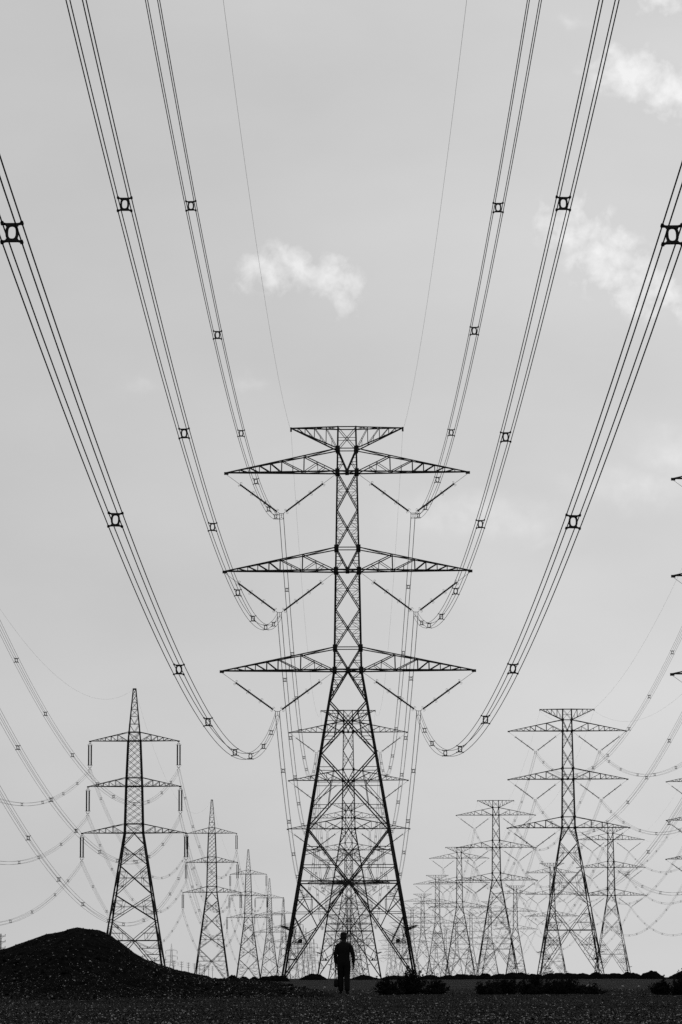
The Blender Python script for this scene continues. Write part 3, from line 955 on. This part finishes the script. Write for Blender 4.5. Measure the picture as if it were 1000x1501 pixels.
def make_bag(loc):
    t = empty('shoulder_bag', loc); tag(t, 'long dark bag hanging by its strap from the left hand of the man', 'bag')
    k = Sk(); a = k.add((0, 0, .43), (.030, .05)); b = k.add((0, 0, .37), (.050, .11), a); c = k.add((.003, 0, .26), (.056, .135), b); d = k.add((.004, 0, .18), (.050, .12), c)
    link('bag_body', skin_mesh('bag_body', k.v, k.e, k.r, BAG), t)
    m = MB()
    m.tube([(-.004, .11, .37), (-.004, .07, .52), (.0, .03, .70), (.0, .0, .725), (.0, -.03, .70), (.004, -.06, .52), (.004, -.1, .37)], .012, 6)
    m.build('strap', BAG, t)
MANB = (MAN[0] - .225, MAN_Y + .045, MAN[2])
make_bag(MANB)

# ------------------------------------------------------------------ haze
def haze():
    m = bpy.data.materials.new('haze_air'); m.use_nodes = True
    nt = m.node_tree; nt.nodes.clear()
    out = nt.nodes.new('ShaderNodeOutputMaterial'); v = nt.nodes.new('ShaderNodeVolumePrincipled')
    v.inputs['Color'].default_value = (.97, .97, .97, 1); v.inputs['Density'].default_value = HAZE_D; v.inputs['Anisotropy'].default_value = .1
    nt.links.new(v.outputs[0], out.inputs['Volume'])
    b = MB(); b.box((0, 0, 47), (11600, 11600, 100)); o = b.build('haze', m); o['kind'] = 'stuff'
    o['label'] = 'thin pale haze over the whole plain'
HAZE_D = 0.85e-4
haze()

# ------------------------------------------------------------------ sun, sky, clouds
SUN_EL, SUN_AZ = R(38), R(42)          # azimuth from +Y towards +X
sd = Vector((math.sin(SUN_AZ) * math.cos(SUN_EL), math.cos(SUN_AZ) * math.cos(SUN_EL), math.sin(SUN_EL)))
sl = bpy.data.lights.new('sun', 'SUN'); sl.energy = 2.6; sl.angle = R(.5); sl.color = (1, 1, 1)
so = bpy.data.objects.new('sun', sl); COL.objects.link(so); so.location = (0, 0, 200)
so.rotation_euler = sd.to_track_quat('Z', 'Y').to_euler()

# camera: a long lens low over the ground, tilted up along the row
YAW, PITCH, ROLL = -0.0018408, 0.1354378, -0.0040
F_ = Vector((math.sin(YAW) * math.cos(PITCH), math.cos(YAW) * math.cos(PITCH), math.sin(PITCH)))
R_ = Vector((math.cos(YAW), -math.sin(YAW), 0)); U_ = R_.cross(F_)
cR = R_ * math.cos(ROLL) + U_ * math.sin(ROLL); cU = U_ * math.cos(ROLL) - R_ * math.sin(ROLL)
cd = bpy.data.cameras.new('camera'); cd.sensor_fit = 'VERTICAL'; cd.sensor_height = 36; cd.lens = 36 * 4994 / 1501
cd.clip_start = .5; cd.clip_end = 20000
co = bpy.data.objects.new('camera', cd); COL.objects.link(co)
M = Matrix((cR, cU, -F_)).transposed().to_4x4(); M.translation = Vector((0, 0, .5)); co.matrix_world = M
scene.camera = co

def sky_dir(px, py):
    return (F_ + cR * ((px - 500) / 4994) - cU * ((py - 750.5) / 4994)).normalized()

# clouds stand in fixed compass directions of the sky: centre, half width and half height in image-size units, strength, tilt
CLOUDS = [(398, 398, 50, 34, .85, -.2), (480, 408, 50, 34, .95, .25), (440, 390, 54, 26, .95, .1), (504, 448, 26, 26, .6, .6),
          (928, 112, 64, 38, 1.0, .15), (990, 140, 64, 40, .95, .3), (972, 4, 40, 16, .8, .1),
          (850, 335, 66, 50, .72, .3), (893, 382, 80, 54, .76, .5), (952, 428, 74, 46, .62, .4),
          (992, 660, 44, 28, .58, 0), (935, 714, 92, 26, .5, 0), (690, 752, 96, 28, .48, 0), (770, 762, 60, 24, .42, 0),
          (208, 566, 26, 9, .3, 0), (360, 560, 16, 7, .35, 0), (838, 26, 22, 8, .45, 0), (795, 795, 40, 12, .2, 0)]

def build_world():
    w = bpy.data.worlds.new('World'); scene.world = w; w.use_nodes = True
    nt = w.node_tree; N = nt.nodes; Lk = nt.links; N.clear()
    def val(x): n = N.new('ShaderNodeValue'); n.outputs[0].default_value = x; return n.outputs[0]
    def mth(op, a, b=None, c=None, clamp=False):
        n = N.new('ShaderNodeMath'); n.operation = op; n.use_clamp = clamp
        for i, x in enumerate((a, b, c)):
            if x is None: continue
            if isinstance(x, (int, float)): n.inputs[i].default_value = x
            else: Lk.new(x, n.inputs[i])
        return n.outputs[0]
    def vec(op, a, b=None, out=0):
        n = N.new('ShaderNodeVectorMath'); n.operation = op
        for i, x in enumerate((a, b)):
            if x is None: continue
            if hasattr(x, 'links'): Lk.new(x, n.inputs[i])
            else: n.inputs[i].default_value = tuple(x)
        return n.outputs[out]
    out = N.new('ShaderNodeOutputWorld'); bg = N.new('ShaderNodeBackground'); bg.inputs['Strength'].default_value = .1
    sky = N.new('ShaderNodeTexSky'); sky.sky_type = 'NISHITA'; sky.sun_disc = False
    sky.sun_elevation = SUN_EL; sky.sun_rotation = SUN_AZ
    bw = N.new('ShaderNodeRGBToBW'); Lk.new(sky.outputs[0], bw.inputs[0])
    # black and white film through a deep filter: the sky keeps little of its gradient
    base = mth('MULTIPLY', mth('POWER', mth('MAXIMUM', bw.outputs[0], .05), SKY_POW), SKY_GAIN)
    tc = N.new('ShaderNodeTexCoord'); D = tc.outputs['Generated']
    nz = N.new('ShaderNodeTexNoise'); nz.inputs['Scale'].default_value = 190; nz.inputs['Detail'].default_value = 9; nz.inputs['Roughness'].default_value = .56
    nz.inputs['Distortion'].default_value = .2
    Lk.new(D, nz.inputs['Vector'])
    nw = N.new('ShaderNodeTexNoise'); nw.inputs['Scale'].default_value = 110; nw.inputs['Detail'].default_value = 4
    Lk.new(D, nw.inputs['Vector'])
    # warp the direction so that outlines billow
    wv = vec('SUBTRACT', nw.outputs['Color'], (.5, .5, .5))
    sc = N.new('ShaderNodeVectorMath'); sc.operation = 'SCALE'; Lk.new(wv, sc.inputs[0]); sc.inputs['Scale'].default_value = .012
    Dw = vec('ADD', D, sc.outputs[0])
    tot = None; soft = None
    for px, py, a, b, amp, tilt in CLOUDS:
        c = sky_dir(px, py)
        h = Vector((c.y, -c.x, 0)).normalized(); v = h.cross(c)
        h2 = h * math.cos(tilt) - v * math.sin(tilt); v2 = v * math.cos(tilt) + h * math.sin(tilt)
        df = vec('SUBTRACT', Dw, c)
        x = mth('DIVIDE', vec('DOT_PRODUCT', df, h2, 1), a / 4994); y = mth('DIVIDE', vec('DOT_PRODUCT', df, v2, 1), b / 4994)
        r2 = mth('ADD', mth('MULTIPLY', x, x), mth('MULTIPLY', y, y))
        g = mth('MULTIPLY', mth('POWER', 2.718, mth('MULTIPLY', r2, -1.0)), amp)
        if amp < .6: soft = g if soft is None else mth('MAXIMUM', soft, g)
        else: tot = g if tot is None else mth('MAXIMUM', tot, g)
    nn = mth('SUBTRACT', nz.outputs['Fac'], .5)
    gate = N.new('ShaderNodeMapRange'); gate.interpolation_type = 'SMOOTHSTEP'; Lk.new(tot, gate.inputs[0])
    gate.inputs[1].default_value = .08; gate.inputs[2].default_value = .42
    den = mth('ADD', tot, mth('MULTIPLY', nn, 1.9))
    den = mth('MULTIPLY', mth('SUBTRACT', den, .27), 1.2, clamp=True)
    den = mth('MULTIPLY', den, gate.outputs[0])
    den = mth('MAXIMUM', den, mth('MULTIPLY', soft, mth('ADD', mth('MULTIPLY', nn, 1.5), .62), clamp=True))
    # faint veils elsewhere
    nv = N.new('ShaderNodeTexNoise'); nv.inputs['Scale'].default_value = 9; nv.inputs['Detail'].default_value = 6
    mp = N.new('ShaderNodeMapping'); mp.inputs['Scale'].default_value = (1, 1, 2.2); Lk.new(D, mp.inputs['Vector']); Lk.new(mp.outputs[0], nv.inputs['Vector'])
    base = mth('MULTIPLY', base, mth('ADD', mth('MULTIPLY', nv.outputs['Fac'], .26), .86))
    # a thin high veil brightens the sky towards the sun's side
    sx = N.new('ShaderNodeSeparateXYZ'); Lk.new(D, sx.inputs[0])
    vr = N.new('ShaderNodeMapRange'); vr.interpolation_type = 'SMOOTHSTEP'; Lk.new(sx.outputs[0], vr.inputs[0])
    vr.inputs[1].default_value = -.2; vr.inputs[2].default_value = .2; vr.inputs[3].default_value = .89; vr.inputs[4].default_value = 1.07
    base = mth('MULTIPLY', base, vr.outputs[0])
    col = mth('ADD', base, mth('MULTIPLY', den, CLOUD_ADD))
    Lk.new(col, bg.inputs['Color']); Lk.new(bg.outputs[0], out.inputs['Surface'])
SKY_POW, SKY_GAIN, CLOUD_ADD = .05, 5.72, 2.35
build_world()

scene.view_settings.view_transform = 'Standard'; scene.view_settings.look = 'None'
scene.view_settings.exposure = 0; scene.view_settings.gamma = 1
scene.cycles.volume_bounces = 0
scene.cycles.use_denoising = False
scene.cycles.max_bounces = 4
